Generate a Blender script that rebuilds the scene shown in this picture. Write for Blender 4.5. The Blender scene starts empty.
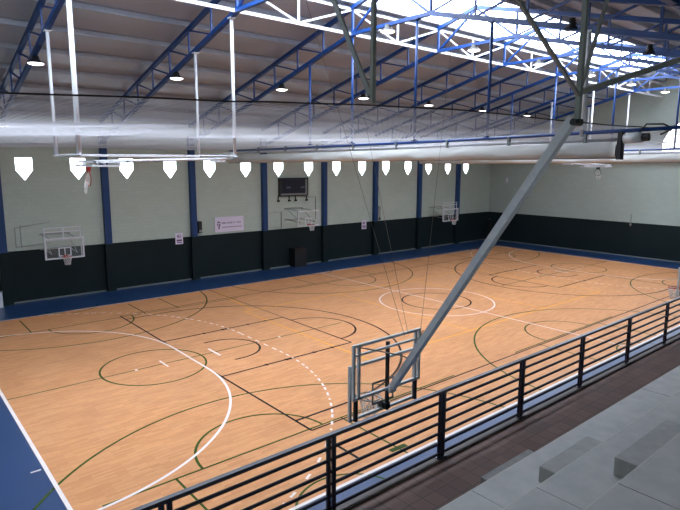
import bpy, math, random
from mathutils import Vector, Matrix
random.seed(7)
C = bpy.context.scene.collection
PI = math.pi

# ------------------------------------------------------------------ materials
def _new(name):
    m = bpy.data.materials.new(name); m.use_nodes = True
    nt = m.node_tree; nt.nodes.clear()
    out = nt.nodes.new('ShaderNodeOutputMaterial')
    return m, nt, out
def lin(c):
    return tuple(((v/255.)/12.92 if v/255. <= .04045 else ((v/255.+.055)/1.055)**2.4) for v in c) + (1,)
def paint(name, rgb, rough=.5, metal=0., var=.12, scale=3., bump=0., spec=.5, coat=0.):
    m, nt, out = _new(name); N = nt.nodes; L = nt.links
    b = N.new('ShaderNodeBsdfPrincipled'); b.inputs['Roughness'].default_value = rough
    b.inputs['Metallic'].default_value = metal; b.inputs['Coat Weight'].default_value = coat; b.inputs['Coat Roughness'].default_value = .38; b.inputs['Specular IOR Level'].default_value = spec
    tc = N.new('ShaderNodeTexCoord'); no = N.new('ShaderNodeTexNoise'); no.inputs['Scale'].default_value = scale
    no.inputs['Detail'].default_value = 4
    L.new(tc.outputs['Object'], no.inputs['Vector'])
    mx = N.new('ShaderNodeMix'); mx.data_type = 'RGBA'
    c = lin(rgb); mx.inputs[6].default_value = tuple(v*(1-var) for v in c[:3]) + (1,)
    mx.inputs[7].default_value = tuple(min(1, v*(1+var)) for v in c[:3]) + (1,)
    L.new(no.outputs['Fac'], mx.inputs[0]); L.new(mx.outputs[2], b.inputs['Base Color'])
    if bump:
        bp = N.new('ShaderNodeBump'); bp.inputs['Strength'].default_value = bump; bp.inputs['Distance'].default_value = .01
        L.new(no.outputs['Fac'], bp.inputs['Height']); L.new(bp.outputs[0], b.inputs['Normal'])
    L.new(b.outputs[0], out.inputs['Surface']); return m
def emit(name, rgb, s):
    m, nt, out = _new(name); e = nt.nodes.new('ShaderNodeEmission')
    e.inputs['Color'].default_value = lin(rgb); e.inputs['Strength'].default_value = s
    nt.links.new(e.outputs[0], out.inputs['Surface']); return m
def brick(name, axes, c1, c2, mortar, bw, rh, ms, rough=.6, scale=1., grime=.25, gs=.35, coat=0., bump=.15, spec=.5, offset=.5):
    m, nt, out = _new(name); N = nt.nodes; L = nt.links
    tc = N.new('ShaderNodeTexCoord'); sp = N.new('ShaderNodeSeparateXYZ'); cb = N.new('ShaderNodeCombineXYZ')
    L.new(tc.outputs['Object'], sp.inputs[0])
    L.new(sp.outputs[axes[0]], cb.inputs[0]); L.new(sp.outputs[axes[1]], cb.inputs[1])
    br = N.new('ShaderNodeTexBrick'); br.inputs['Scale'].default_value = scale
    br.inputs['Brick Width'].default_value = bw; br.inputs['Row Height'].default_value = rh
    br.inputs['Mortar Size'].default_value = ms; br.inputs['Color1'].default_value = lin(c1)
    br.inputs['Color2'].default_value = lin(c2); br.inputs['Mortar'].default_value = lin(mortar); br.offset = offset
    L.new(cb.outputs[0], br.inputs['Vector'])
    no = N.new('ShaderNodeTexNoise'); no.inputs['Scale'].default_value = gs; no.inputs['Detail'].default_value = 5
    L.new(tc.outputs['Object'], no.inputs['Vector'])
    mr = N.new('ShaderNodeMapRange'); mr.inputs[3].default_value = 1-grime; mr.inputs[4].default_value = 1+grime
    L.new(no.outputs['Fac'], mr.inputs[0])
    mu = N.new('ShaderNodeVectorMath'); mu.operation = 'SCALE'
    L.new(br.outputs['Color'], mu.inputs[0]); L.new(mr.outputs[0], mu.inputs['Scale'])
    b = N.new('ShaderNodeBsdfPrincipled'); b.inputs['Roughness'].default_value = rough
    b.inputs['Specular IOR Level'].default_value = spec; b.inputs['Coat Weight'].default_value = coat
    b.inputs['Coat Roughness'].default_value = .2
    L.new(mu.outputs[0], b.inputs['Base Color'])
    bp = N.new('ShaderNodeBump'); bp.inputs['Strength'].default_value = bump; bp.inputs['Distance'].default_value = .004
    L.new(br.outputs['Fac'], bp.inputs['Height']); bp.invert = True; L.new(bp.outputs[0], b.inputs['Normal'])
    L.new(b.outputs[0], out.inputs['Surface']); return m
def cloth(name, rgb, trans=.5):
    m, nt, out = _new(name); N = nt.nodes; L = nt.links
    d = N.new('ShaderNodeBsdfDiffuse'); t = N.new('ShaderNodeBsdfTranslucent'); mx = N.new('ShaderNodeMixShader')
    d.inputs[0].default_value = lin(rgb); t.inputs[0].default_value = lin(rgb); mx.inputs[0].default_value = trans
    L.new(d.outputs[0], mx.inputs[1]); L.new(t.outputs[0], mx.inputs[2]); L.new(mx.outputs[0], out.inputs[0]); return m
def glass(name, rgb=(235, 240, 240), amt=.86):
    m, nt, out = _new(name); N = nt.nodes; L = nt.links
    t = N.new('ShaderNodeBsdfTransparent'); g = N.new('ShaderNodeBsdfPrincipled'); mx = N.new('ShaderNodeMixShader')
    g.inputs['Base Color'].default_value = lin(rgb); g.inputs['Roughness'].default_value = .15
    mx.inputs[0].default_value = 1-amt; L.new(t.outputs[0], mx.inputs[1]); L.new(g.outputs[0], mx.inputs[2])
    L.new(mx.outputs[0], out.inputs[0]); return m
def sheet(name, rgb):
    m, nt, out = _new(name); N = nt.nodes; L = nt.links
    tc = N.new('ShaderNodeTexCoord'); w = N.new('ShaderNodeTexWave'); w.bands_direction = 'X'
    w.inputs['Scale'].default_value = 1.25; w.wave_profile = 'SIN'
    L.new(tc.outputs['Object'], w.inputs['Vector'])
    no = N.new('ShaderNodeTexNoise'); no.inputs['Scale'].default_value = .3; L.new(tc.outputs['Object'], no.inputs['Vector'])
    mx = N.new('ShaderNodeMix'); mx.data_type = 'RGBA'; c = lin(rgb)
    mx.inputs[6].default_value = tuple(v*.8 for v in c[:3])+(1,); mx.inputs[7].default_value = tuple(v*1.2 for v in c[:3])+(1,)
    L.new(no.outputs['Fac'], mx.inputs[0])
    b = N.new('ShaderNodeBsdfPrincipled'); b.inputs['Roughness'].default_value = .42; b.inputs['Metallic'].default_value = .25
    L.new(mx.outputs[2], b.inputs['Base Color'])
    bp = N.new('ShaderNodeBump'); bp.inputs['Strength'].default_value = .12; bp.inputs['Distance'].default_value = .01
    L.new(w.outputs['Fac'], bp.inputs['Height']); L.new(bp.outputs[0], b.inputs['Normal'])
    L.new(b.outputs[0], out.inputs[0]); return m

M = {}
M['wood'] = brick('parquet', (0, 1), (221, 159, 109), (205, 141, 93), (190, 127, 82), .48, .075, .0018, rough=.42, grime=.13, gs=.5, coat=.12, bump=.02, spec=.35)
M['blue_floor'] = paint('blue_floor_paint', (22, 60, 108), .36, var=.15, scale=1.2, spec=.8, coat=.6)
M['white_line'] = paint('white_floor_paint', (240, 226, 222), .5)
M['black_line'] = paint('black_floor_paint', (24, 14, 10), .6, spec=.2)
M['green_line'] = paint('green_floor_paint', (58, 78, 16), .6, spec=.2)
M['yellow_line'] = paint('yellow_floor_paint', (236, 164, 44), .5)
M['wall_y'] = brick('painted_block_far', (0, 2), (182, 193, 181), (178, 189, 177), (169, 180, 168), .4, .2, .006, rough=.75, grime=.10, gs=.4)
M['wall_x'] = brick('painted_block_end', (1, 2), (170, 182, 173), (166, 178, 169), (158, 170, 161), .4, .2, .006, rough=.75, grime=.10, gs=.4)
M['dark_green'] = paint('dark_green_paint', (15, 30, 32), .65, var=.2, scale=.7, spec=.25)
M['blue_steel'] = paint('blue_steel_paint', (3, 54, 116), .42, var=.15, spec=.5)
M['pillar_blue'] = paint('column_blue_paint', (10, 56, 106), .5, var=.12)
M['white_steel'] = paint('white_steel_paint', (206, 207, 212), .42, var=.05)
M['grey_steel'] = paint('grey_steel_paint', (140, 144, 140), .45, .1, var=.1)
M['light_steel'] = paint('galvanised_steel', (204, 208, 210), .4, .05, var=.15, scale=8)
M['olive_steel'] = paint('olive_grey_steel', (138, 142, 134), .45, .05)
M['black'] = paint('black_paint', (18, 19, 22), .5)
M['navy_rail'] = paint('navy_rail_paint', (26, 28, 48), .28, .2, var=.15, spec=.6)
M['roof'] = sheet('roof_sheet', (170, 178, 190))
M['purlin'] = paint('purlin_steel', (160, 166, 176), .5, .1)
M['concrete'] = paint('grey_concrete', (168, 167, 165), .66, var=.24, scale=4, bump=.5)
M['concrete_b'] = paint('grey_concrete_block', (152, 151, 148), .75, var=.24, scale=6, bump=.5)
M['joint'] = paint('joint_filler', (92, 94, 98), .8)
M['nosing'] = paint('worn_edge', (182, 182, 172), .7)
M['tile'] = brick('brown_floor_tile', (0, 1), (106, 71, 58), (90, 60, 50), (50, 36, 32), .24, .24, .006, rough=.6, grime=.25, gs=.8, offset=0)
M['net'] = cloth('white_net_cord', (212, 211, 214), .5)
M['hoop_net'] = cloth('hoop_net_cord', (240, 240, 240), .3)
M['canvas'] = cloth('white_canvas', (226, 224, 222), .25)
M['canvas_grey'] = cloth('grey_canvas', (190, 190, 186), .12)
M['rope'] = paint('dark_rope', (38, 36, 38), .7)
M['wire'] = paint('steel_wire', (118, 106, 98), .5, .1)
M['red'] = paint('red_ring_paint', (170, 44, 36), .45)
M['banner'] = paint('white_banner_vinyl', (226, 216, 232), .5, var=.03)
M['purple'] = paint('purple_print', (96, 66, 108), .6)
M['glass'] = glass('backboard_glass', amt=.94)
M['screen'] = paint('dark_score_panel', (22, 24, 40), .3, var=.3)
M['grey_trim'] = paint('grey_frame', (120, 124, 122), .5)
M['led'] = paint('pale_digit_print', (96, 104, 132), .4)
M['day'] = emit('daylight_pane', (235, 242, 255), 7.0)
M['sky'] = emit('daylight_skylight', (226, 238, 255), 15.0)
M['lamp'] = emit('lamp_disc', (255, 250, 245), 6.0)
M['skirt2'] = paint('pale_grey_rail', (150, 152, 148), .6)
M['kerb'] = paint('brown_grey_kerb', (112, 104, 102), .7, var=.2)
M['skirt'] = paint('grey_skirting', (116, 120, 118), .6)

# ------------------------------------------------------------------ mesh builder
class MB:
    def __init__(s): s.v = []; s.f = []
    def add(s, v, f):
        n = len(s.v); s.v += [tuple(p) for p in v]; s.f += [tuple(i+n for i in q) for q in f]; return s
    def box(s, x0, x1, y0, y1, z0, z1):
        v = [(x, y, z) for x in (x0, x1) for y in (y0, y1) for z in (z0, z1)]
        return s.add(v, [(0,1,3,2),(4,6,7,5),(0,4,5,1),(2,3,7,6),(0,2,6,4),(1,5,7,3)])
    def bar(s, a, b, w, h=None, up=(0, 0, 1)):
        h = h or w; a = Vector(a); b = Vector(b); d = (b-a).normalized(); u = Vector(up)
        if abs(d.dot(u)) > .99: u = Vector((0, 1, 0))
        sd = d.cross(u).normalized(); u = sd.cross(d).normalized()
        v = [p+sd*(i*w/2)+u*(j*h/2) for p in (a, b) for i, j in ((-1,-1),(1,-1),(1,1),(-1,1))]
        return s.add(v, [(3,2,1,0),(4,5,6,7),(0,1,5,4),(1,2,6,5),(2,3,7,6),(3,0,4,7)])
    def tube(s, pts, r, n=8, closed=False, cap=True):
        pts = [Vector(p) for p in pts]; k = len(pts); rings = []; pu = None
        for i, p in enumerate(pts):
            if closed: d = pts[(i+1) % k]-pts[i-1]
            else: d = pts[min(i+1, k-1)]-pts[max(i-1, 0)]
            d.normalize()
            if pu is None:
                pu = Vector((0, 0, 1)) if abs(d.z) < .9 else Vector((0, 1, 0))
            sd = d.cross(pu).normalized(); u = sd.cross(d).normalized(); pu = u
            rr = r[i] if isinstance(r, (list, tuple)) else r
            rings.append([p+(sd*math.cos(2*PI*j/n)+u*math.sin(2*PI*j/n))*rr for j in range(n)])
        v = [q for rg in rings for q in rg]; f = []
        for i in range(k if closed else k-1):
            a = i*n; b = ((i+1) % k)*n
            for j in range(n): f.append((a+j, a+(j+1) % n, b+(j+1) % n, b+j))
        if cap and not closed: f.append(tuple(range(n-1, -1, -1))); f.append(tuple((k-1)*n+j for j in range(n)))
        return s.add(v, f)
    def lathe(s, c, prof, n=20, cap=False):
        v = []; f = []
        for r, z in prof: v += [(c[0]+r*math.cos(2*PI*j/n), c[1]+r*math.sin(2*PI*j/n), c[2]+z) for j in range(n)]
        for i in range(len(prof)-1):
            for j in range(n): f.append((i*n+j, i*n+(j+1) % n, (i+1)*n+(j+1) % n, (i+1)*n+j))
        if cap: f.append(tuple(range(n-1, -1, -1))); f.append(tuple((len(prof)-1)*n+j for j in range(n)))
        return s.add(v, f)
    def prism(s, poly, fn, t0, t1):
        n = len(poly); v = [fn(p, t0) for p in poly]+[fn(p, t1) for p in poly]
        return s.add(v, [tuple(range(n-1, -1, -1)), tuple(range(n, 2*n))]+[(i, (i+1) % n, n+(i+1) % n, n+i) for i in range(n)])
    def build(s, name, mat, parent=None, loc=None, smooth=False):
        o0 = Vector((0, 0, 0))
        if parent is not None: o0 = worldloc(parent)
        elif loc is not None: o0 = Vector(loc)
        me = bpy.data.meshes.new(name); me.from_pydata([tuple(Vector(p)-o0) for p in s.v], [], s.f)
        me.materials.append(mat); me.update()
        if smooth: me.shade_smooth()
        o = bpy.data.objects.new(name, me); C.objects.link(o)
        if parent is not None: o.parent = parent
        elif loc is not None: o.location = loc
        return o
def worldloc(o):
    p = Vector(o.location)
    while o.parent: o = o.parent; p = p+Vector(o.location)
    return p
def tag(o, label, cat, group=None, kind=None):
    o['label'] = label; o['category'] = cat
    if group: o['group'] = group
    if kind: o['kind'] = kind
    return o
def thing(name, loc, label, cat, group=None):
    o = bpy.data.objects.new(name, None); C.objects.link(o); o.location = loc; o.empty_display_size = .2
    return tag(o, label, cat, group)
def struct(name, mb, mat, parent=None):
    o = mb.build(name, mat, parent)
    if parent is None: o['kind'] = 'structure'
    return o
def dup(root, loc, label=None, group=None):
    r = root.copy(); C.objects.link(r); r.location = loc
    if label: r['label'] = label
    if group: r['group'] = group
    for ch in list(root.children):
        c = ch.copy(); C.objects.link(c); c.parent = r
        for g in list(ch.children):
            d = g.copy(); C.objects.link(d); d.parent = c
    return r
ORD = ['first', 'second', 'third', 'fourth', 'fifth', 'sixth', 'seventh', 'eighth', 'ninth', 'tenth', 'eleventh', 'twelfth', 'thirteenth', 'fourteenth', 'fifteenth']

# ------------------------------------------------------------------ key dimensions (metres, court corner at origin)
XT = [2.34+5.15*k for k in range(8)]      # truss / column stations
YF, YN, XE, XL = 23.4, -10.4, 43.5, -5.5   # inner faces of walls
RY = 6.5                                   # ridge
def low(y): return 12.2 if abs(y-RY) <= 2 else 12.2-.262*(abs(y-RY)-2)
def upp(y): return 13.69-.256*abs(y-RY)

# ------------------------------------------------------------------ floor
fl = MB().box(XL-.3, XE+.3, YN-.3, YF+.3, -.3, 0).build('floor', M['blue_floor']); fl['kind'] = 'structure'
MB().box(0, 40.3, 0, 20, 0.0, .004).build('wood_court', M['wood'], fl)
class Lines(MB):
    z = .006
    def seg(s, x0, y0, x1, y1, w=None):
        w = w or getattr(s, 'W', .07)
        d = Vector((x1-x0, y1-y0, 0)).normalized(); n = Vector((-d.y, d.x, 0))*w/2
        a = Vector((x0, y0, s.z)); b = Vector((x1, y1, s.z)); return s.add([a-n, b-n, b+n, a+n], [(0, 1, 2, 3)])
    def arc(s, cx, cy, r, a0, a1, w=None, dash=None, clip=None):
        w = w or getattr(s, 'W', .07)
        n = max(8, int(abs(a1-a0)/PI*180*r/4)+12); n = int(abs(math.radians(a1-a0))*r/.12)+8
        for i in range(n):
            t0 = math.radians(a0+(a1-a0)*i/n); t1 = math.radians(a0+(a1-a0)*(i+1)/n)
            if clip and not clip(cx+r*math.cos(t0), cy+r*math.sin(t0)): continue
            if dash and (abs(t0-math.radians(a0))*r % (2*dash)) > dash: continue
            q = [(cx+(r+k*w/2)*math.cos(t), cy+(r+k*w/2)*math.sin(t), s.z) for t, k in ((t0, -1), (t0, 1), (t1, 1), (t1, -1))]
            s.add(q, [(0, 1, 2, 3)])
        return s
W = Lines(); W.z = .009
W.seg(0, -.04, 40.3, -.04, .09); W.seg(0, -.05, 0, 20.05, .09); W.seg(40, 0, 40, 20, .08); W.seg(0, 20, 40, 20, .06)
W.seg(20, 0, 20, 20, .07); W.arc(20, 10, 3, 0, 360, .07)
for sx, x0 in ((1, 0), (-1, 40)):
    W.seg(x0+sx*6, 8.5, x0+sx*6, 11.5, .08)
    for cy, a0, a1 in ((11.5, 0, 90), (8.5, -90, 0)):
        f = (lambda a: a) if sx > 0 else (lambda a: 180-a)
        W.arc(x0, cy, 6, f(a0), f(a1), .08)
        W.arc(x0, cy, 9, f(a0 if cy > 10 else 0), f(a1 if cy > 10 else -78), .07, dash=.2, clip=lambda x, y: 0 < y < 20)
    for q in range(5): W.seg(x0+sx*9, 8.7+q*.62, x0+sx*9, 9.02+q*.62, .07)
    W.seg(x0+sx*7, 9.5, x0+sx*7, 10.5, .09); W.seg(x0+sx*5, 9.6, x0+sx*5, 10.4, .07); W.seg(x0+sx*4, 9.93, x0+sx*4, 10.07, .1)
    W.seg(x0+sx*10, 9.93, x0+sx*10, 10.07, .1)
W.seg(-.32, 5, -.1, 5, .05)
W.build('white_court_line', M['white_line'], fl)
B = Lines(); B.z = .008; B.W = .085
for y in (2.5, 17.5): B.seg(6, y, 34, y, .06)
for x in (6, 34): B.seg(x, 2.5, x, 17.5, .07)
B.arc(20, 10, 1.8, 0, 360)
for sx, x0 in ((1, 6), (-1, 34)):
    f = (lambda a: a) if sx > 0 else (lambda a: 180-a)
    for y in (7.55, 12.45):
        B.seg(x0, y, x0+sx*5.85, y)
        for d in (1.75, 2.6, 2.85, 3.9, 4.8): B.seg(x0+sx*d, y, x0+sx*(d+.1), y, .17)
        B.seg(x0+sx*2.6, y, x0+sx*2.98, y, .14)
    B.seg(x0+sx*5.85, 7.55, x0+sx*5.85, 12.45, .07); B.arc(x0+sx*5.85, 10, 1.8, f(-90), f(90))
    B.seg(x0+sx*5.85, 12.45, x0+sx*5.85, 19.9, .04)
    for y in (3.25, 16.75): B.seg(x0, y, x0+sx*1.575, y)
    B.arc(x0+sx*1.575, 10, 6.75, f(-90), f(90)); B.arc(x0+sx*1.575, 10, 1.25, f(-90), f(90)); 
    for y in (8.75, 11.25): B.seg(x0+sx*1.2, y, x0+sx*1.575, y)
B.seg(6, 1.9, 6, .6); B.build('black_court_line', M['black_line'], fl)
G = Lines(); G.z = .007
CX = (4.65, 20.0, 35.35)
for k, cx in enumerate(CX):
    G.arc(cx, 10, 1.8, 0, 360, .07) if k != 1 else None
    for s, yf, yr in ((1, 2.6, -.8), (-1, 17.25, 20.8)):
        f = (lambda a: a) if s > 0 else (lambda a: -a)
        G.arc(cx, yf, 1.8, f(0), f(180), .07); G.arc(cx, yr, 6.7, f(5), f(175), .07, clip=lambda x, y: -.8 < y < 20 and x > -1)
        for xx in (-2.47, 2.47): G.seg(cx+xx, yf, cx+xx, 0 if s > 0 else 19.6, .06)
        G.seg(cx-4.1, yf, cx+4.1 if k else 12.2, yf, .06)
        G.arc(cx, yr, 1.25, f(15), f(165), .06)
G.seg(.02, 10, 13.4, 10, .055); G.seg(26, 10, 39.6, 10, .055); G.seg(6.85, .36, 7.4, .33, .16)
G.seg(8.8, 17.25, 8.8, 19.7, .06)
G.build('green_court_line', M['green_line'], fl)
Y = Lines(); Y.z = .0055
for y in (5.5, 14.5): Y.seg(11, y, 29, y, .09)
for x in (11, 17, 23, 29): Y.seg(x, 5.5, x, 14.5, .08)
Y.seg(11.4, 14.5, 12, 19, .08); Y.seg(2.5, 14.5, 11, 14.5, .03)
Y.build('yellow_court_line', M['yellow_line'], fl)

# ------------------------------------------------------------------ walls
def pent(cx, z0=6.27, z1=6.79, z2=7.42, hw=.39): return [(cx-hw, z2), (cx-hw, z1), (cx, z0), (cx+hw, z1), (cx+hw, z2)]
WX = [XT[0]+1.2875+2.575*k for k in range(15)]
HZ = 9.75
# far wall with the fifteen pointed openings cut through it
wm = MB(); T = .32
def wq(x0, x1, z0, z1): wm.box(x0, x1, YF, YF+T, z0, z1)
wq(XL-.3, XE+.3, 0, 6.27); wq(XL-.3, XE+.3, 7.42, HZ)
edges = [XL-.3]
for cx in WX: edges += [cx-.39, cx+.39]
edges += [XE+.3]
for i in range(0, len(edges), 2): wq(edges[i], edges[i+1], 6.27, 7.42)
for cx in WX:
    for s in (-1, 1):
        wm.prism([(cx+s*.39, 6.79), (cx+s*.39, 6.27), (cx, 6.27)], lambda p, t: (p[0], t, p[1]), YF, YF+T)
struct('wall_far', wm, M['wall_y'])
for i, cx in enumerate(WX):
    wn = MB().prism(pent(cx), lambda p, t: (p[0], t, p[1]), YF+.09, YF+.11).build('window_%d' % (i+1), M['day']); wn['kind'] = 'structure'
    P = pent(cx, 6.29, 6.8, 7.41, .385); fr = MB()
    for a, b in zip(P, P[1:]+P[:1]): fr.bar((a[0], YF+.12, a[1]), (b[0], YF+.12, b[1]), .03, .03)
    fr.build('window_frame', M['grey_trim'], wn)
def gable(x0, x1, holes=None):
    m = MB(); top = lambda y: upp(y)+.42
    P = [(YN-.3, 0), (YF+.3, 0), (YF+.3, top(YF)), (RY, top(RY)), (YN-.3, top(YN))]
    m.prism(P, lambda p, t: (t, p[0], p[1]), x0, x1); return m
struct('wall_end', gable(XE, XE+.25), M['wall_x'])
struct('wall_left', gable(XL-.25, XL), M['wall_x'])
struct('wall_near', MB().box(XL-.3, XE+.3, YN-.25, YN, 0, upp(YN)+.42), M['wall_y'])
wp = [(8.3, 8.1), (8.3, 8.9), (7.75, 10.0), (7.0, 10.35), (5.0, 10.5), (3.2, 10.35), (2.3, 9.9), (1.8, 8.9), (1.8, 8.1)]
w16 = MB().prism(wp, lambda p, t: (t, p[0], p[1]), XE-.03, XE-.01).build('window_16', M['day']); w16['kind'] = 'structure'
fr = MB()
for a, b in zip(wp, wp[1:]+wp[:1]): fr.bar((XE-.04, a[0], a[1]), (XE-.04, b[0], b[1]), .06, .06)
for yy in (6.6, 3.4): fr.bar((XE-.04, yy, 8.1), (XE-.04, yy, 10.4), .05)
fr.bar((XE-.04, 8.3, 8.9), (XE-.04, 1.8, 8.9), .05); fr.build('window_frame', M['grey_trim'], w16)
struct('trim_1', MB().box(XL, XE-.04, YF-.04, YF, 0, 2.7), M['dark_green'])
struct('trim_2', MB().box(XE-.04, XE, YN, YF, 0, 2.7), M['dark_green'])
struct('trim_3', MB().box(XL, XL+.04, YN, YF, 0, 2.7), M['dark_green'])
struct('baseboard_far', MB().box(XL+.05, XE-.06, YF-.06, YF-.04, 0, .07), M['skirt'])
struct('baseboard_end', MB().box(XE-.06, XE-.04, YN, YF-.06, 0, .07), M['skirt'])
# columns
def column(X, label):
    t = thing('wall_column', (X, YF-.15, 0), label, 'column', 'blue columns along the far wall')
    MB().box(X-.17, X+.17, YF-.3, YF-.002, 2.7, low(YF)+.5).build('shaft', M['pillar_blue'], t)
    m = MB().box(X-.24, X+.24, YF-.34, YF-.042, .002, 2.7); m.build('dark_padding', M['dark_green'], t); return t
cl = ['blue steel wall column at the left edge, above the white pad', 'blue steel wall column right of the framed backboard with upper rails', 'blue steel wall column just left of the white banner',
      'blue steel wall column between the white banner and the scoreboard', 'blue steel wall column just right of the scoreboard',
      'blue steel wall column just right of the small notice near mid wall', 'blue steel wall column left of the farthest wall backboard', 'blue steel wall column behind the farthest wall backboard']
for X, l in zip(XT, cl): column(X, l)

# ------------------------------------------------------------------ roof
for nm, s in (('ceiling', 1), ('ceiling_near', -1)):
    y0, y1 = RY+s*2.0, (YF+.3 if s > 0 else YN-.3)
    m = MB(); P = [(y0, upp(y0)+.3), (y1, upp(y1)+.3), (y1, upp(y1)+.4), (y0, upp(y0)+.4)]
    if s < 0: P = P[::-1]
    m.prism(P, lambda p, t: (t, p[0], p[1]), XL-.3, XE+.3); struct(nm, m, M['roof'])
sk = thing('ridge_skylight', (19, RY, 13.5), 'long bright translucent skylight running along the roof ridge', 'skylight')
for s in (1, -1):
    m = MB(); P = [(RY, upp(RY)+.36), (RY+s*2.0, upp(RY+2)+.36), (RY+s*2.0, upp(RY+2)+.4), (RY, upp(RY)+.4)]
    m.prism(P, lambda p, t: (t, p[0], p[1]), XL-.3, 38.4); m.build('skylight_panel', M['sky'], sk)
for s in (1, -1):
    m = MB(); yy = RY+s*1.98; m.bar((XL, yy, upp(yy)+.26), (XE, yy, upp(yy)+.26), .1, .2); m.build('kerb_beam', M['white_steel'], sk)
    yy = RY+s*1.35; m = MB(); m.bar((XL, yy, upp(yy)+.2), (XE, yy, upp(yy)+.2), .07, .07)
    for k in range(47): m.bar((XL+1.04*k+.4, RY+s*1.98, upp(RY+1.98)+.24), (XL+1.04*k+.4, yy, upp(yy)+.2), .04)
    m.build('skylight_rail', M['white_steel'], sk)
m = MB()
for s in (1, -1):
    P = [(RY, upp(RY)+.36), (RY+s*2.0, upp(RY+2)+.30), (RY+s*2.0, upp(RY+2)+.4), (RY, upp(RY)+.4)]
    m.prism(P if s > 0 else P[::-1], lambda p, t: (t, p[0], p[1]), 38.4, XE+.3)
struct('ceiling_ridge', m, M['roof'])
pn = 0
for s in (1, -1):
    for k in range(0, 9):
        y = RY+s*(2+1.85*k+ (.35 if k == 0 else 0))
        if y > YF-.2: y = YF-.2
        if y < YN+.2: continue
        pn += 1
        struct('trim_%d' % (pn+10), MB().bar((XL, y, upp(y)+.19), (XE, y, upp(y)+.19), .07, .2), M['purlin'])

def truss(X, label):
    t = thing('roof_truss', (X, RY, 8), label, 'roof truss', 'blue roof trusses across the hall')
    yw = [YF-.05, YN+.05]
    for s, ye in ((1, yw[0]), (-1, yw[1])):
        MB().bar((X, RY, upp(RY)), (X, ye, upp(ye)), .15, .15).build('top_chord', M['blue_steel'], t)
    m = MB(); m.bar((X, yw[0], low(yw[0])), (X, RY+2, low(RY+2)), .15, .15)
    m.bar((X, RY+2.05, 12.2), (X, RY-2.05, 12.2), .13, .13); m.bar((X, RY-2, 12.2), (X, yw[1], low(yw[1])), .15, .15)
    m.build('bottom_chord', M['blue_steel'], t)
    for s in (1, -1):
        prev = RY+s*2
        MB().bar((X, prev, low(prev)), (X, prev, upp(prev)), .08).build('vertical_strut', M['blue_steel'], t)
        MB().bar((X, prev, low(prev)), (X, RY, upp(RY)-.05), .08).build('diagonal_brace', M['blue_steel'], t)
        for k in range(1, 9):
            y = RY+s*(2+1.85*k)
            if y > YF-.1 or y < YN+.1: break
            MB().bar((X, y, low(y)), (X, y, upp(y)), .06).build('vertical_strut', M['blue_steel'], t)
            MB().bar((X, y, upp(y)-.03), (X, prev, low(prev)+.03), .06).build('diagonal_brace', M['blue_steel'], t)
            prev = y
    return t
tr0 = truss(XT[0], 'blue lattice roof truss at the top left corner, nearest the left edge')
for k in range(1, 8):
    dup(tr0, (XT[k], RY, 8), 'blue lattice roof truss, %s from the left end of the hall' % ORD[k])
# white longitudinal girder
g = thing('ridge_girder', (19, 8.5, 12.2), 'white lattice girder running lengthwise along the far edge of the skylight', 'girder')
MB().bar((XL, 8.56, 12.2), (XE, 8.56, 12.2), .09, .11).build('bottom_chord', M['white_steel'], g)
MB().bar((XL, 8.56, 13.12), (XE, 8.56, 13.12), .07, .09).build('top_chord', M['white_steel'], g)
for k in range(-1, 8):
    xa = XT[0]+5.15*k; xm = xa+2.575
    MB().bar((xm, 8.56, 12.2), (xm, 8.56, 13.12), .07).build('vertical_post', M['white_steel'], g)
    for xs in (xa, xa+5.15):
        if xs > XE: continue
        MB().bar((xs, 8.56, 13.1), (xm, 8.56, 12.22), .07).build('diagonal_brace', M['white_steel'], g)

# ------------------------------------------------------------------ high-bay lamps
def lamp(X, y, z, label, group, lit=True):
    t = thing('ceiling_lamp', (X, y, z), label, 'lamp', group)
    if lit:
        MB().lathe((X, y, z), [(.0, .26), (.1, .26), (.13, .14), (.25, .05), (.27, .02), (.26, .015)], 20).build('lamp_housing', M['black'], t, smooth=True)
        MB().lathe((X, y, z), [(.0, -.05), (.12, -.04), (.22, -.015), (.26, .015)], 20).build('lamp_lens', M['lamp'], t)
    else:
        MB().lathe((X, y, z), [(.0, .32), (.08, .32), (.1, .2), (.22, .02), (.205, .02), (.09, .16), (0, .18)], 20).build('lamp_housing', M['black'], t, smooth=True)
        MB().lathe((X, y, z), [(.0, .1), (.06, .12), (.05, .2)], 12).build('lamp_bulb', M['grey_trim'], t)
    MB().bar((X, y, z+.2), (X, y, max(z+.25, low(y)-.04)), .03).build('hanger', M['black'], t)
    return t
side = lambda k: ORD[k]
for k in range(8):
    if k < 7: lamp(XT[k]+.02, 13.5, low(13.5)-.34 if 1 else 0, 'lit round high-bay lamp halfway up the far roof slope, %s from left' % ORD[k], 'lamps on the far roof slope')
    if k == 0: lamp(XT[k]+.02, 20.4, low(20.4)-.3, 'lit round high-bay lamp low on the far slope at the left edge', 'lamps low on the far slope')
    if 2 <= k < 8: lamp(XT[k]-.05, 6.5, 11.93, 'lit round high-bay lamp under the skylight, %s from left' % ORD[k-2], 'lamps under the skylight')
    if 2 <= k < 5: lamp(XT[k], -.6, low(-.6)-.08, 'unlit black high-bay lamp on the near roof slope, %s from left' % ORD[k-2], 'dark lamps on the near slope', lit=False)

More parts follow.
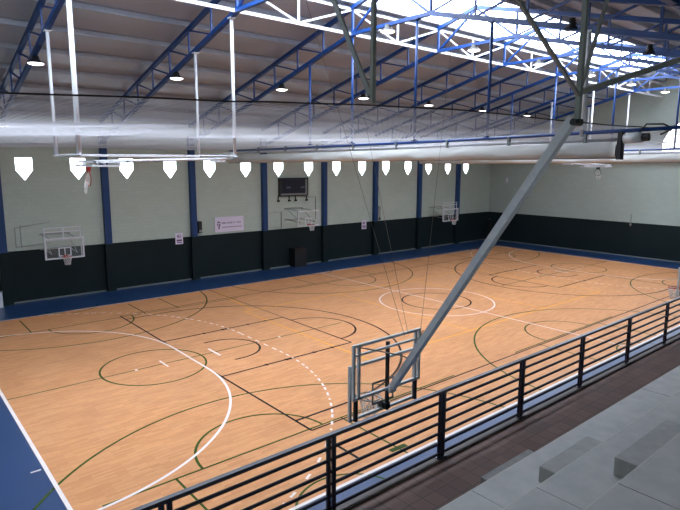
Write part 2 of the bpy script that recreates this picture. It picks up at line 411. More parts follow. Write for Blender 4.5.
# ------------------------------------------------------------------ hanging posts
def post(X, y, z, mat, label, r=.045, group=None, top=None):
    t = thing('hanging_post', (X, y, z), label, 'post', group)
    zt = (low(y)-.05) if top is None else top
    MB().tube([(X, y, z), (X, y, zt)], r, 10).build('tube', mat, t, smooth=True)
    MB().box(X-.09, X+.09, y-.09, y+.09, z-.02, z).build('foot_plate', mat, t)
    MB().box(X-.1, X+.1, y-.1, y+.1, zt-.04, zt+.01).build('head_plate', mat, t)
    return t
gp = 'white posts of the left folded hoop'
post(2.34, 9.0, 7.40, M['white_steel'], 'thick white hanging post at far left, right one of the pair', .075, gp)
post(2.34, 11.6, 7.40, M['white_steel'], 'slim white hanging post at far left, left one of the pair', .055, gp)
post(7.49, 11.7, 7.40, M['white_steel'], 'slim white hanging post above the white banner, left one of the pair', .05, gp)
post(7.49, 8.9, 7.40, M['white_steel'], 'white hanging post right of the banner, under the girder end', .06, gp)
for k, (X, ww) in enumerate(((12.64, 'near dividing curtain'), (28.09, 'far dividing curtain'))):
    for j, y in enumerate((11.3, 8.5, 5.1, 2.0)):
        post(X, y, 8.0, M['blue_steel'], 'blue hanging post carrying the %s, %s from the far wall' % (ww, ORD[j]), .05, 'blue posts of the %s' % ww)
post(12.64, -1.1, 7.9, M['light_steel'], 'grey steel hanging post just behind the knee of the foreground hoop mast', .07)
gp = 'white posts of the far folded hoop'
for X, nm in ((33.24, 'left'), (38.39, 'right')):
    for y, pn_ in ((8.8, 'near'), (11.6, 'far')):
        post(X, y, 7.40, M['white_steel'], 'white hanging post before the end wall, %s pair, %s one' % (nm, pn_), .055, gp)

# ------------------------------------------------------------------ ceiling net of real cords
def nz(x, y):
    # supports: near rope, mid cable y=10.3, far wall ; cables along trusses
    z = 8.12-.15*max(0, min(1, (y+2.5)/25.9))
    for a, b, d in ((-3.5, 10.3, .05), (10.3, 23.4, .03)):
        if a <= y <= b: u = (y-a)/(b-a); z -= d*4*u*(1-u)
    u = ((x-2.34)/5.15) % 1.0
    z -= .03*4*u*(1-u)*(.5+.5*math.cos(y*.35))
    z += .008*math.sin(x*1.7+y*.9)
    return z
def yrope(x):
    ks = [(-5.5, .9), (-1.1, -.12), (-.4, -.48), (.38, -.75), (1.85, -.93), (3.74, -2.07), (5.37, -2.4), (9.1, -2.4), (12.6, -2.6), (44, -3.2)]
    for (a, b), (c, d) in zip(ks, ks[1:]):
        if a <= x <= c: return b+(d-b)*(x-a)/(c-a)
    return ks[-1][1]
def cord(mb, pts, r):
    n0 = len(mb.v)
    for p in pts:
        for a in (90, 210, 330):
            c_, s_ = math.cos(math.radians(a))*r, math.sin(math.radians(a))*r
            mb.v.append((p[0]+(c_ if mb.ax else 0), p[1]+(0 if mb.ax else c_), p[2]+s_))
    for i in range(len(pts)-1):
        for j in range(3):
            a = n0+i*3+j; b = n0+i*3+(j+1) % 3; mb.f.append((a, b, b+3, a+3))
net = MB(); SP = .17; R_ = .0027
x = XL+.1; net.ax = True
while x < XE:
    y0 = yrope(x); pts = []; k = int((YF-y0)/.7)+1
    for i in range(k+1):
        y = y0+(YF-.02-y0)*i/k; pts.append((x, y, nz(x, y)))
    cord(net, pts, R_); x += SP
net.ax = False; y = -3.1
while y < YF:
    xs = [XL+.1+i*.7 for i in range(int((XE-XL)/.7)+1)]; run = []
    for x in xs:
        if y >= yrope(x): run.append((x, y, nz(x, y)))
        elif len(run) > 1: cord(net, run, R_); run = []
        else: run = []
    if len(run) > 1: cord(net, run, R_)
    y += SP
n = net.build('ceiling_net', M['net']); tag(n, 'huge white safety net stretched horizontally under the roof trusses', 'net')
m = MB(); m.tube([(XL+.1+i*.6, yrope(XL+.1+i*.6), nz(XL+.1+i*.6, yrope(XL+.1+i*.6))) for i in range(int((XE-XL)/.6))], .014, 6)
tag(m.build('net_rope', M['rope']), 'dark rope along the near edge of the ceiling net', 'rope')
f2 = MB(); f2.ax = True; x = XL+.15
while x < 3.3:
    ya = 3.2-.9*(x-3.3)*(x-3.3)*.03; cord(f2, [(x, ya+(YF-.4-ya)*i/24, nz(x, ya+(YF-.4-ya)*i/24)-.06-.03*math.sin(i*.8+x)) for i in range(25)], .0022); x += .09
f2.ax = False; y = 3.3
while y < YF-.4:
    cord(f2, [(XL+.15+8.6*i/14, y, nz(XL+.15+8.6*i/14, y)-.06-.03*math.sin(y+i*.5)) for i in range(15)], .0022); y += .09
tag(f2.build('net_fold', M['net']), 'white doubled fold of netting lying under the main net at far left', 'net')
b = thing('net_border', (XE-.3, 8, 7.4), 'white canvas border and tube holding the net before the end wall', 'net border')
m = MB(); n_ = 60
for i in range(n_+1):
    y = YN+.3+(YF-.8-YN)*i/n_; z = 7.5+.03*math.sin(i*.9)
    m.v += [(XE-.6, y, z), (XE-.57, y, z+.45+.03*math.sin(i*1.7)), (XE-.1, y, z+.6)]
for i in range(n_): m.f += [(3*i, 3*i+1, 3*i+4, 3*i+3), (3*i+1, 3*i+2, 3*i+5, 3*i+4)]
m.build('canvas_strip', M['canvas'], b)
MB().tube([(XE-.68, YN+.2, 7.75), (XE-.68, YF-.5, 7.75)], .035, 8).build('tension_tube', M['white_steel'], b)
for k in range(8):
    y = -1+3*k; MB().box(XE-.74, XE-.64, y-.05, y+.05, 7.66, 7.9).build('clamp', M['grey_trim'], b)

# ------------------------------------------------------------------ raised dividing curtains
def curtain(X, y0, y1, label, motor=True):
    t = thing('dividing_curtain', (X, y0, 7.3), label, 'curtain', 'raised dividing curtains')
    MB().tube([(X, -5.0, 8.08), (X, y0, 8.02), (X, 4, 7.93), (X, y1, 7.83)], .05, 10).build('blue_beam', M['blue_steel'], t, smooth=True)
    MB().tube([(X+.02, y0, 7.80), (X+.02, y1, 7.72)], .04, 8).build('winding_tube', M['white_steel'], t, smooth=True)
    m = MB(); n = 110; prof = [(-.06, .40), (-.14, .30), (-.19, .16), (-.15, .05), (-.05, 0), (.08, .0), (.17, .08), (.2, .2), (.13, .32), (.05, .40)]
    rnd = random.Random(3); ph = [rnd.uniform(0, 6) for _ in prof]
    for i in range(n+1):
        u = i/n; y = y0+(y1-y0)*u; zb = 7.34-.12*min(1, u*1.2)
        for j, (dx, dz) in enumerate(prof):
            w = .035*math.sin(y*2.1+ph[j])+.02*math.sin(y*5.3+ph[j]*2)
            hang = 1 if dz > .35 else 1+w*2.0
            m.v.append((X+dx*(1+w*6), y, zb+dz*hang+(w*.5 if dz < .3 and j != 4 and j != 5 else 0)))
    k = len(prof)
    for i in range(n):
        for j in range(k-1): m.f.append((i*k+j, i*k+j+1, (i+1)*k+j+1, (i+1)*k+j))
    m.f.append(tuple(range(k))); m.build('gathered_fabric', M['canvas_grey'], t, smooth=True)
    MB().tube([(X, y0-.02, 7.33), (X, y1, 7.215)], .025, 8).build('bottom_bar', M['grey_steel'], t, smooth=True)
    for k in range(9):
        y = y0+.9+k*(y1-y0-1.5)/8
        MB().box(X-.05, X+.05, y-.035, y+.035, 7.70, 7.98).build('hanger_bracket', M['grey_trim'], t)
    MB().box(X-.12, X+.1, y0-.12, y0-.02, 7.28, 8.0).build('end_bracket', M['black'], t)
    mo = MB().tube([(X, y0-.15, 7.82), (X, y0-.6, 7.84)], .13, 14).build('motor', M['light_steel'], t, smooth=True)
    MB().tube([(X, y0-.6, 7.84), (X, y0-.75, 7.845)], .1, 14).build('motor_cap', M['black'], mo)
    MB().tube([(X, y0-.5, 7.95), (X-.1, y0-.7, 8.16), (X-.1, y0-1.1, 8.14), (X, y0-1.3, 8.02), (X+.03, y0-1.0, 7.9)], .022, 6).build('cable', M['black'], t, smooth=True)
    return t
ct = curtain(12.64, -2.1, 18.6, 'pale curtain raised on a blue beam, ending in a motor right of centre')
dup(ct, (28.09, -2.1, 7.3), 'farther pale curtain raised on a blue beam, partly hidden by the nearer one')

# ------------------------------------------------------------------ basketball hoops
def ring_parts(t, cx, cy, cz, dr, board_pt, r=.225, mat='red'):
    pts = [(cx+r*math.cos(2*PI*k/24), cy+r*math.sin(2*PI*k/24), cz) for k in range(24)]
    rg = MB().tube(pts, .012, 6, closed=True)
    rg.bar((cx+.12*abs(dr[1])+0, cy, cz), (board_pt[0]+.12*abs(dr[1]), board_pt[1], cz), .02, .02)
    rg.bar((cx-.12*abs(dr[1])+0, cy, cz), (board_pt[0]-.12*abs(dr[1]), board_pt[1], cz), .02, .02)
    rg.box(board_pt[0]-.1, board_pt[0]+.1, board_pt[1]-.02, board_pt[1]+.02, cz-.1, cz+.03)
    ro = rg.build('ring', M[mat], t, smooth=False)
    m = MB(); nn = 12; rows = 6
    def P(i, j):
        u = j/rows; rr = r*(1-.45*u**.7); a = 2*PI*(i+.5*(j % 2))/nn
        return (cx+rr*math.cos(a), cy+rr*math.sin(a), cz-.42*u)
    for j in range(rows):
        for i in range(nn):
            m.bar(P(i, j), P(i, j+1), .009); m.bar(P(i, j), P(i-1 if j % 2 == 0 else i+1, j+1), .009)
    m.build('hoop_net', M['hoop_net'], ro)
def rect_frame(m, x0, x1, y, z0, z1, w, d=None):
    d = d or w
    m.box(x0, x1, y-d/2, y+d/2, z0, z0+w); m.box(x0, x1, y-d/2, y+d/2, z1-w, z1)
    m.box(x0, x0+w, y-d/2, y+d/2, z0+w, z1-w); m.box(x1-w, x1, y-d/2, y+d/2, z0+w, z1-w)
def wall_hoop(X, zb, label, upper=True, w=.93, off=.9):
    y = 21.6; t = thing('wall_basketball_hoop', (X, YF-.05, zb), label, 'basketball hoop', 'basketball hoops on the far wall')
    m = MB(); rect_frame(m, X-w, X+w, y, zb, zb+1.07, .07); m.build('board_frame', M['white_steel'], t)
    MB().box(X-w+.055, X+w-.055, y-.008, y+.008, zb+.055, zb+1.015).build('glass_panel', M['glass'], t)
    m = MB(); rect_frame(m, X-.3, X+.3, y-.015, zb+.13, zb+.58, .05, .01); m.box(X-.02, X+.02, y-.02, y-.01, zb+.18, zb+.53); m.build('target_square', M['white_steel'], t)
    if upper:
        m = MB(); rect_frame(m, X-w+.03, X+w-.1, y+.1, zb+.95, zb+1.6, .045); m.box(X-w+.03, X+w-.1, y+.08, y+.12, zb+1.35, zb+1.4)
        m.box(X-.03, X+.03, y+.08, y+.12, zb+.9, zb+1.55)
        for sx in (-w+.06, w-.13): m.box(X+sx, X+sx+.04, y+.06, y+.12, zb, zb+1)
        m.build('back_frame', M['white_steel'], t)
    m = MB()
    for sx in (-.6, .6):
        for zz in (.25, 1.0):
            m.bar((X+sx, y+.03, zb+zz), (X+sx, YF-.05, zb+zz+.12), .03)
        m.bar((X+sx, y+.03, zb+.25), (X+sx, YF-.05, zb+1.12), .02)
    m.box(X-.75, X+.75, YF-.1, YF-.045, zb+.3, zb+.38); m.box(X-.75, X+.75, YF-.1, YF-.045, zb+1.08, zb+1.16)
    m.build('wall_bracket', M['skirt2'], t)
    ring_parts(t, X, y-.38, zb+.15, (0, 1), (X, y-.03))
    return t
wall_hoop(4.8, 2.36, 'glass basketball backboard on the far wall at left, with extra upper rails')
wall_hoop(20.25, 2.98, 'glass basketball backboard on the far wall below the scoreboard', upper=False, w=.9)
wall_hoop(35.45, 2.4, 'glass basketball backboard on the far wall nearest the right corner', w=1.0)

# foreground folding backstop
KX = 4.62
def backstop(X, label, full=True):
    yb = -1.6; t = thing('suspended_basketball_hoop', (X, -5.1, 7.7), label, 'basketball hoop', 'hoops hung over the near sideline')
    m = MB(); rect_frame(m, X-.88, X+.88, yb, 2.47, 3.53, .05, .05); m.build('board_frame', M['light_steel'] if full else M['white_steel'], t)
    MB().box(X-.83, X+.83, yb-.006, yb+.006, 2.52, 3.48).build('glass_panel', M['glass'], t)
    m = MB(); rect_frame(m, X-.29, X+.29, yb+.01, 2.62, 3.07, .04, .008); m.build('target_square', M['grey_trim'], t)
    ring_parts(t, X, yb+.38, 2.6, (0, 1), (X, yb+.03), mat='red' if not full else 'grey_steel')
    yf = yb-.17
    m = MB(); rect_frame(m, X-.94, X+.82, yf, 2.94, 3.98, .05); m.box(X-.88, X+.76, yf-.02, yf+.02, 3.76, 3.8)
    for sx in (-.82, .66): m.box(X+sx, X+sx+.05, yf-.025, yf+.025, 2.95, 3.95)
    m.build('carrier_frame', M['light_steel'], t)
    m = MB()
    for sx in (-.8, .78): MB().box(X+sx-.03, X+sx+.03, yf+.04, yf+.10, 2.5, 3.0).build('sliding_rail', M['black'], t)
    m.box(X-.025, X+.025, yf+.04, yf+.10, 2.5, 3.85)
    m.box(X-.06, X+.06, yf+.04, yf+.14, 2.52, 2.64)
    m.build('sliding_rail', M['black'], t)
    m = MB()
    m.tube([(X-.8, yf-.04, 3.93), (X+.1, yf-.15, 3.62), (X+.45, yf-.2, 3.45)], .013, 6)
    m.tube([(X+.02, yf-.06, 3.0), (X+.28, yf-.1, 3.2), (X+.42, yf-.14, 3.5), (X+.45, yf-.2, 3.75)], .013, 6)
    m.tube([(X+.86, yf-.04, 3.93), (X+.42, yf-.14, 3.5)], .013, 6)
    m.build('hose', M['grey_steel'], t)
    kn = Vector((X, -5.05, 7.74)); ft = Vector((X, yf-.08, 3.01))
    m = MB(); m.bar(kn, ft, .115, .125, up=(1, 0, 0)); m.build('swing_arm', M['light_steel'], t)
    m = MB(); m.box(X-.08, X+.08, yf-.1, yf-.03, 2.9, 3.03); m.build('arm_bracket', M['light_steel'], t)
    m = MB(); m.box(X-.032, X+.032, -5.132, -5.068, 7.66, 9.66); m.build('mast', M['olive_steel'], t)
    m = MB(); m.tube([(X-.1, -5.09, 7.68), (X+.1, -5.09, 7.68)], .045, 12); m.box(X-.06, X+.06, -5.15, -5.05, 7.66, 7.72); m.build('knee_hinge', M['black'], t)
    a = Vector((X-.02, -5.1, 8.02))
    for nm, q in (('mast_brace', (3.27-4.62+X, -5.0, 8.97)), ('mast_brace', (5.4-4.62+X, -5.0, 9.35))):
        d = Vector(q)-a; e = a+d*((9.65-a.z)/d.z) if nm else q
        MB().bar(a, e, .042).build(nm, M['grey_steel'], t)
    MB().bar((X-2.2, -5.1, 9.68), (X+3.45, -5.1, 9.68), .12, .12).build('cross_beam', M['blue_steel'], t)
    MB().bar((X+.02, -5.13, 8.07), (X+3.4, -5.26, 8.92), .06, .075).build('long_brace', M['olive_steel'], t)
    MB().bar((X+3.4, -5.26, 8.92), (X+3.4, -5.26, 9.78), .06).build('brace_hanger', M['olive_steel'], t)
    if full:
        m = MB(); m.tube([(X+.35, yf-.03, 3.9), (2.34, -1.69, low(-1.69))], .0035, 5); m.build('hoist_cable', M['wire'], t)
        m = MB(); m.tube([(X+.45, yf-.03, 3.9), (X+.1, -.14, 10.3)], .0035, 5); m.build('hoist_cable', M['wire'], t)
        m = MB(); m.tube([(X+.8, yf-.03, 3.95), (X+.75, -2.48, low(-2.48))], .0035, 5); m.build('hoist_cable', M['wire'], t)
    return t
backstop(KX, 'grey basketball backboard hung on a long slanting arm in the foreground')
backstop(20.35, 'white basketball hoop cut off by the right edge of the view', full=False)
# second steel mast at left of the foreground hoop
t = thing('steel_mast', (1.0, -5.04, 7.67), 'grey steel mast with a slanting black-edged brace at top centre', 'mast')
MB().box(.981, 1.019, -5.059, -5.021, 7.67, 9.6).build('mast_tube', M['olive_steel'], t)
m = MB(); m.bar((1.0, -5.0, 7.75), (1.0, -4.05, 9.42), .02, .05, up=(0, 1, 0)); m.build('brace', M['grey_steel'], t)
m = MB(); m.bar((1.018, -4.98, 7.73), (1.018, -4.03, 9.40), .012, .03, up=(0, 1, 0)); m.build('brace_edge', M['black'], t)
MB().bar((-.5, -5.04, 9.62), (2.3, -5.04, 9.62), .12).build('mast_beam', M['blue_steel'], t)

# folded main-court hoops
def folded(X0, flip, label, ring_mat='red'):
    # board horizontal; X0 = x of lower board edge, board extends flip*1.05
    t = thing('folded_basketball_hoop', (X0, 10, 7.05), label, 'basketball hoop', 'main court hoops folded up to the roof')
    fx = lambda d: X0+flip*d
    x0, x1 = sorted((fx(0), fx(1.05)))
    m = MB()
    for zc in (7.03,):
        m.box(x0, x1, 9.1, 9.16, zc, zc+.06); m.box(x0, x1, 10.84, 10.9, zc, zc+.06); m.box(x0, x0+.06, 9.16, 10.84, zc, zc+.06); m.box(x1-.06, x1, 9.16, 10.84, zc, zc+.06)
    m.build('board_frame', M['white_steel'], t)
    MB().box(x0+.06, x1-.06, 9.16, 10.84, 7.05, 7.065).build('glass_panel', M['glass'], t)
    m = MB(); m.box(x0+.1, x1+.1, 9.2, 9.26, 7.15, 7.22); m.box(x0+.1, x1+.1, 10.74, 10.8, 7.15, 7.22)
    m.box(x0+.1, x0+.16, 9.2, 10.8, 7.15, 7.22); m.box(x1+.04, x1+.1, 9.2, 10.8, 7.15, 7.22)
    for yy in (9.3, 10.7): m.box(x0+.2, x0+.26, yy-.03, yy+.03, 7.06, 7.16); m.box(x1-.2, x1-.14, yy-.03, yy+.03, 7.06, 7.16)
    m.build('back_frame', M['white_steel'], t)
    rx = fx(.15); cz = 7.03-.38
    pts = [(rx, 10+.225*math.cos(2*PI*k/24), cz+.225*math.sin(2*PI*k/24)) for k in range(24)]
    rg = MB().tube(pts, .014, 6, closed=True); rg.bar((rx, 9.88, cz+.15), (rx, 9.88, 7.03), .02); rg.bar((rx, 10.12, cz+.15), (rx, 10.12, 7.03), .02)
    rg.box(rx-.05, rx+.05, 9.9, 10.1, 6.9, 7.03); ro = rg.build('ring', M[ring_mat], t)
    m = MB(); nn = 12
    for i in range(nn):
        a = 2*PI*i/nn; a2 = 2*PI*(i+1)/nn
        top = (rx, 10+.22*math.cos(a), cz+.22*math.sin(a)); 
        q1 = (rx-flip*.1, 10+.17*math.cos(a), cz-.18+.1*math.sin(a)); q2 = (rx-flip*.12, 10+.14*math.cos(a2), cz-.38+.08*math.sin(a2))
        m.bar(top, q1, .009); m.bar(q1, q2, .009)
        m.bar(q2, (rx-flip*.12, 10+.14*math.cos(a2+.5), cz-.38+.08*math.sin(a2+.5)), .009); m.bar(q1, (rx-flip*.1, 10+.17*math.cos(a2), cz-.18+.1*math.sin(a2)), .009)
    m.build('hoop_net', M['hoop_net'], ro)
    xp = 7.49 if flip > 0 else 33.24; xo = 2.34 if flip > 0 else 38.39
    for yy in (9.4, 10.6):
        MB().tube([(fx(.5), yy, 7.2), (xp, yy, 7.32)], .045, 8).build('swing_arm', M['white_steel'], t, smooth=True)
    m = MB(); m.bar((xp, 9.1, 7.42), (xp, 11.5, 7.42), .14, .2); m.build('pivot_beam', M['grey_steel'], t)
    m = MB(); m.box(xp-.15, xp+.15, 9.9, 10.5, 7.2, 7.32); m.build('winch', M['white_steel'], t)
    m = MB(); m.tube([(xo+.0, 9.0, 7.38), (xp, 9.0, 7.42)], .02, 8); m.tube([(xo, 11.6, 7.38), (xp, 11.65, 7.40)], .02, 8); m.build('tie_rail', M['white_steel'], t)
    MB().tube([(xo, 9.0, 7.38), (xo, 11.6, 7.38)], .04, 8).build('end_rail', M['white_steel'], t)
    return t
folded(2.7, 1, 'white basketball hoop folded up under the net at upper left, red ring hanging')
folded(37.3, -1, 'white basketball hoop folded up before the end wall, small ring below', 'black')

# ------------------------------------------------------------------ wall fittings
sb = thing('scoreboard', (20.2, YF-.1, 4.7), 'dark electronic scoreboard on the far wall above the middle backboard', 'scoreboard')
x0, x1, z0, z1 = 19.0, 21.45, 4.95, 6.22
MB().box(x0, x1, YF-.2, YF-.02, z0, z1).build('housing', M['black'], sb)
MB().box(x0+.25, x1-.3, YF-.22, YF-.2, z0+.25, z1-.1).build('score_panel', M['screen'], sb)
m = MB(); m.box(x1-.27, x1-.1, YF-.215, YF-.2, z0+.08, z1-.1); m.box(x0+.1, x1-.27, YF-.215, YF-.2, z0+.08, z0+.2); m.build('grey_edge', M['grey_trim'], sb)
for xc in (19.55, 20.75):
    m = MB(); 
    for k in range(5): m.box(xc+k*.075, xc+k*.075+.045, YF-.228, YF-.221, 5.5, 5.62)
    m.build('score_digit_row', M['led'], sb)
for xc in (x0-.05, x0+.85, x0+1.4, x1-.1):
    m = MB(); m.bar((xc, YF-.08, 4.98), (xc-.1, YF-.25, 4.68), .07); m.box(xc-.17, xc-.02, YF-.32, YF-.2, 4.6, 4.72); m.build('bracket', M['black'], sb)
m = MB(); m.tube([(x1, YF-.05, 4.85), (x1+.75, YF-.05, 4.83), (x1+.78, YF-.05, 3.2)], .018, 6); m.build('cable', M['black'], sb)
m = MB(); m.bar((19.2, YF-.06, 3.9), (19.2, YF-.06, 2.8), .03); m.bar((19.2, YF-.06, 3.9), (18.0, YF-.06, 3.85), .025); m.bar((18.0, YF-.06, 3.85), (17.9, YF-.06, 2.9), .03)
m.bar((17.9, YF-.06, 2.9), (19.2, YF-.06, 2.8), .025)
tag(m.build('wall_bracket_frame', M['skirt2']), 'thin grey rail frame fixed to the wall left of the middle backboard', 'frame')
m = MB(); m.bar((2.95, YF-.06, 3.9), (2.95, YF-.06, 2.9), .04); m.bar((3.2, YF-.06, 4.0), (3.2, YF-.06, 2.85), .04); m.bar((2.95, YF-.06, 3.9), (4.6, YF-.06, 4.1), .03); m.bar((2.95, YF-.06, 2.9), (4.6, YF-.06, 3.0), .03)
tag(m.build('wall_bracket_frame', M['skirt2']), 'thin grey rail frame fixed to the wall behind the leftmost backboard', 'frame')

bn = thing('wall_banner', (15.1, YF-.05, 2.8), 'white banner with dark purple emblem and two lines of print', 'banner')
bx0, bx1, bz0, bz1 = 14.12, 16.2, 2.83, 3.8
MB().box(bx0, bx1, YF-.075, YF-.055, bz0, bz1).build('banner_sheet', M['banner'], bn)
em = MB(); ex = bx0+.27; yf = YF-.08
em.prism([(ex-.13, 3.42), (ex+.13, 3.42), (ex+.1, 3.5), (ex+.05, 3.46), (ex, 3.56), (ex-.05, 3.46), (ex-.1, 3.5)], lambda p, t: (p[0], t, p[1]), yf, yf+.004)
em.prism([(ex-.13, 3.37), (ex-.04, 3.37), (ex-.03, 3.2), (ex-.1, 3.24)], lambda p, t: (p[0], t, p[1]), yf, yf+.004)
em.prism([(ex+.13, 3.38), (ex+.05, 3.38), (ex-.01, 3.15), (ex+.04, 3.12)], lambda p, t: (p[0], t, p[1]), yf, yf+.004)
em.prism([(ex-.06, 3.16), (ex+.08, 3.1), (ex+.02, 3.03), (ex-.05, 3.05)], lambda p, t: (p[0], t, p[1]), yf, yf+.004)
em.build('emblem', M['purple'], bn)
for zc, hh, xa, xb in ((3.4, .1, bx0+.5, bx1-.18), (3.13, .06, bx0+.5, bx1-.18)):
    m = MB(); x = xa; rr = random.Random(int(zc*100))
    while x < xb-.05:
        w = rr.choice((.05, .06, .07)); h = hh*rr.choice((.9, 1, 1.1))
        m.box(x, x+w*.3, yf, yf+.004, zc-h/2, zc+h/2); m.box(x, x+w, yf, yf+.004, zc+h/2-.02, zc+h/2)
        if rr.random() < .6: m.box(x+w*.7, x+w, yf, yf+.004, zc-h/2, zc+h/2)
        if rr.random() < .6: m.box(x, x+w, yf, yf+.004, zc-h/2, zc-h/2+.02)
        x += w+.022+(.06 if rr.random() < .12 else 0)
    m.build('printed_line', M['purple'], bn)
def notice(X, z, label):
    t = thing('wall_notice', (X, YF-.05, z), label, 'sign', 'small white notices on the far wall')
    MB().box(X-.24, X+.24, YF-.06, YF-.042, z, z+.68).build('notice_board', M['banner'], t)
    m = MB(); pts = [(X+.11*math.cos(2*PI*k/16), YF-.065, z+.48+.11*math.sin(2*PI*k/16)) for k in range(16)]; m.tube(pts, .014, 5, closed=True)
    m.bar((X-.08, YF-.066, z+.56), (X+.08, YF-.066, z+.4), .02); m.box(X-.14, X-.02, YF-.068, YF-.06, z+.44, z+.5)
    m.box(X-.17, X+.17, YF-.066, YF-.06, z+.18, z+.28); m.box(X-.17, X+.17, YF-.066, YF-.06, z+.07, z+.13)
    m.build('symbol', M['purple'], t); return t
notice(11.7, 2.3, 'small white notice with a symbol, on the wall left of the banner')
notice(27.0, 2.15, 'small white notice at the top of the dark wall band, near mid wall')
sp = thing('wall_box', (13.05, YF-.1, 2.9), 'small dark box fixed on the column just left of the white banner', 'box')
MB().box(12.9, 13.12, YF-.3, YF-.02, 2.9, 3.62).build('casing', M['black'], sp)
MB().box(12.92, 13.1, YF-.315, YF-.3, 2.95, 3.1).build('front_grille', M['grey_steel'], sp)
sp = thing('wall_box', (28.35, YF-.1, 2.9), 'small dark box fixed beside the column right of the middle notice', 'box')
MB().box(28.32, 28.56, YF-.3, YF-.02, 2.75, 3.9).build('casing', M['grey_steel'], sp)
MB().box(28.34, 28.54, YF-.315, YF-.3, 2.8, 3.0).build('front_grille', M['black'], sp)
t = thing('floor_cabinet', (20.35, YF-.4, 0), 'dark cabinet standing on the floor against the wall below the scoreboard', 'cabinet')
MB().box(19.85, 20.85, YF-.75, YF-.12, .003, 1.25).build('body', M['black'], t); MB().box(19.8, 20.9, YF-.8, YF-.1, 1.25, 1.33).build('lid', M['black'], t)
t = thing('column_pad', (1.95, YF-.5, 0), 'short white pad standing at the foot of the leftmost column', 'pad')
MB().box(1.62, 2.06, YF-.62, YF-.38, .003, .78).build('pad_body', M['white_steel'], t); MB().box(1.6, 2.08, YF-.64, YF-.36, .78, .82).build('pad_top', M['grey_trim'], t)
# end wall fittings
m = MB(); m.tube([(XE-.08, 10.05, 2.4), (XE-.08, 10.05, 3.35)], .03, 6); m.box(XE-.12, XE-.04, 9.98, 10.12, 2.5, 2.62)
tag(m.build('wall_conduit', M['grey_steel']), 'short thin grey pipe on the end wall crossing the dark band edge', 'pipe')
m = MB(); m.lathe((0, 0, 0), [(0, 0), (.12, 0), (.14, .06), (0, .1)], 14)
lp = MB().add([(XE-.02-p[2], 21.5+p[0], 5.75+p[1]*2) for p in m.v], m.f)
tag(lp.build('wall_lamp', M['white_steel']), 'small pale round lamp on the end wall near the far corner', 'lamp')
m = MB().box(XE-.4, XE-.05, 22.95, 23.35, 0.003, 2.0); 
tag(m.build('corner_locker', M['black']), 'dark narrow locker standing in the far corner', 'locker')

# ------------------------------------------------------------------ grandstand
struct('floor_walkway', MB().box(XL, XE-.1, -5.26, -4.14, 2.72, 2.97), M['tile'])
struct('trim_4', MB().box(XL, XE-.1, -4.14, -3.985, 2.6, 2.985), M['kerb'])
struct('wall_stand', MB().box(XL, XE-.1, -4.12, -3.98, 0, 2.6), M['dark_green'])
tl = ['lowest grey concrete seating step beside the tiled walkway', 'second grey concrete seating step of the stand', 'third grey concrete seating step, at the lower right corner',
      'fourth concrete seating step, below the camera', 'top concrete seating step behind the view']
for k in range(5):
    y0 = -5.26-.8*k; z = 3.39+.42*k
    t = thing('grandstand_step', (10, y0, z-.42), tl[k], 'grandstand step', 'concrete seating steps')
    y1 = (YN+.01) if k == 4 else y0-.8
    MB().box(XL+.02, XE-.1, y1, y0, z-.42 if k else 2.72, z-.006).build('riser', M['concrete_b'], t)
    m = MB(); xs = [XL+.02, -2.4, 2.45, 7.15, 11.9, 16.6, 21.3, 26, 30.7, 35.4, XE-.1]
    for a, b_ in zip(xs, xs[1:]): m.box(a+.006, b_-.006, y1, y0, z-.05, z)
    m.build('tread', M['concrete'], t)
    MB().box(XL+.02, XE-.1, y0, y0+.012, z-.03, z+.001).build('nosing', M['nosing'], t)
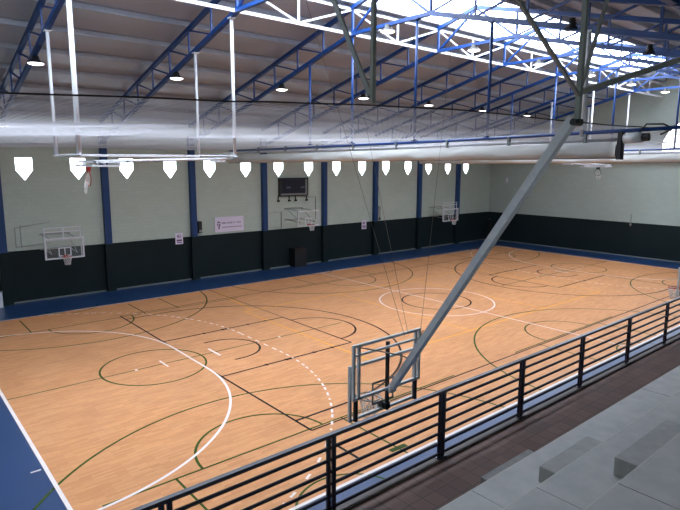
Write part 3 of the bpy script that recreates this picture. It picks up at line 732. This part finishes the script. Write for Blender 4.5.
for k, (lb) in enumerate(('lowest concrete aisle step, standing on the brown tiles', 'middle concrete aisle step, between first and second seating steps', 'uppermost concrete aisle step, with the darkest side face')):
    yb = -5.26-.8*k; zb = 2.97+.42*k
    m = MB().box((3.1, 3.2, 3.3)[k], (4.22, 4.38, 4.7)[k], yb+.014, yb+(.34, .40, .40)[k], zb+.002, zb+(.19, .21, .215)[k])
    o = m.build('aisle_step', M['concrete_b']); tag(o, lb, 'step', 'concrete aisle steps')
    md = o.modifiers.new('bevel', 'BEVEL'); md.width = .012; md.segments = 2

# railing
rl = thing('railing', (10, -4.07, 2.985), 'long dark navy metal railing along the edge of the stand', 'railing')
RX0, RX1 = -2.9, 26; ZR = 3.98
yr = -4.07
MB().bar((RX0, yr, ZR), (RX1, yr, ZR), .055, .045).build('top_rail', M['navy_rail'], rl)
for k in range(6):
    z = ZR-.155*(k+1); MB().tube([(RX0, yr, z), (RX1, yr, z)], .022, 10).build('rail', M['navy_rail'], rl, smooth=True)
px = [1.31+2.025*k for k in range(-2, 13)]
for x in px:
    m = MB(); m.box(x-.066, x-.014, yr-.02, yr+.01, 3.0, ZR+.005); m.box(x+.014, x+.066, yr-.02, yr+.01, 3.0, ZR+.005); po = m.build('post', M['navy_rail'], rl)
    MB().box(x-.08, x+.08, yr-.06, yr+.06, 2.986, 2.995).build('base_plate', M['navy_rail'], po)

# ------------------------------------------------------------------ world, camera
w = bpy.data.worlds.new('world'); bpy.context.scene.world = w; w.use_nodes = True
w.node_tree.nodes['Background'].inputs[0].default_value = (.6, .75, 1, 1); w.node_tree.nodes['Background'].inputs[1].default_value = 1.0
cam = bpy.data.cameras.new('camera'); co = bpy.data.objects.new('camera', cam); C.objects.link(co)
fpx, pit, a, r = 558.397622, .159928284, .870576294, .00396897979
F0 = Vector((math.cos(a), math.sin(a), 0)); R = Vector((math.sin(a), -math.cos(a), 0)); Z = Vector((0, 0, 1))
F = F0*math.cos(pit)-Z*math.sin(pit); U = Z*math.cos(pit)+F0*math.sin(pit)
R2 = R*math.cos(r)+U*math.sin(r); U2 = U*math.cos(r)-R*math.sin(r)
mt = Matrix((R2, U2, -F)).transposed().to_4x4(); mt.translation = Vector((-2.57328, -8.83124, 7.11701)); co.matrix_world = mt
cam.sensor_width = 36; cam.lens = fpx/680*36; cam.clip_start = .05; cam.clip_end = 300
bpy.context.scene.camera = co
v = bpy.context.scene.view_settings; v.view_transform = 'Standard'; v.look = 'None'; v.gamma = 1; v.exposure = 0.1
v.use_curve_mapping = False
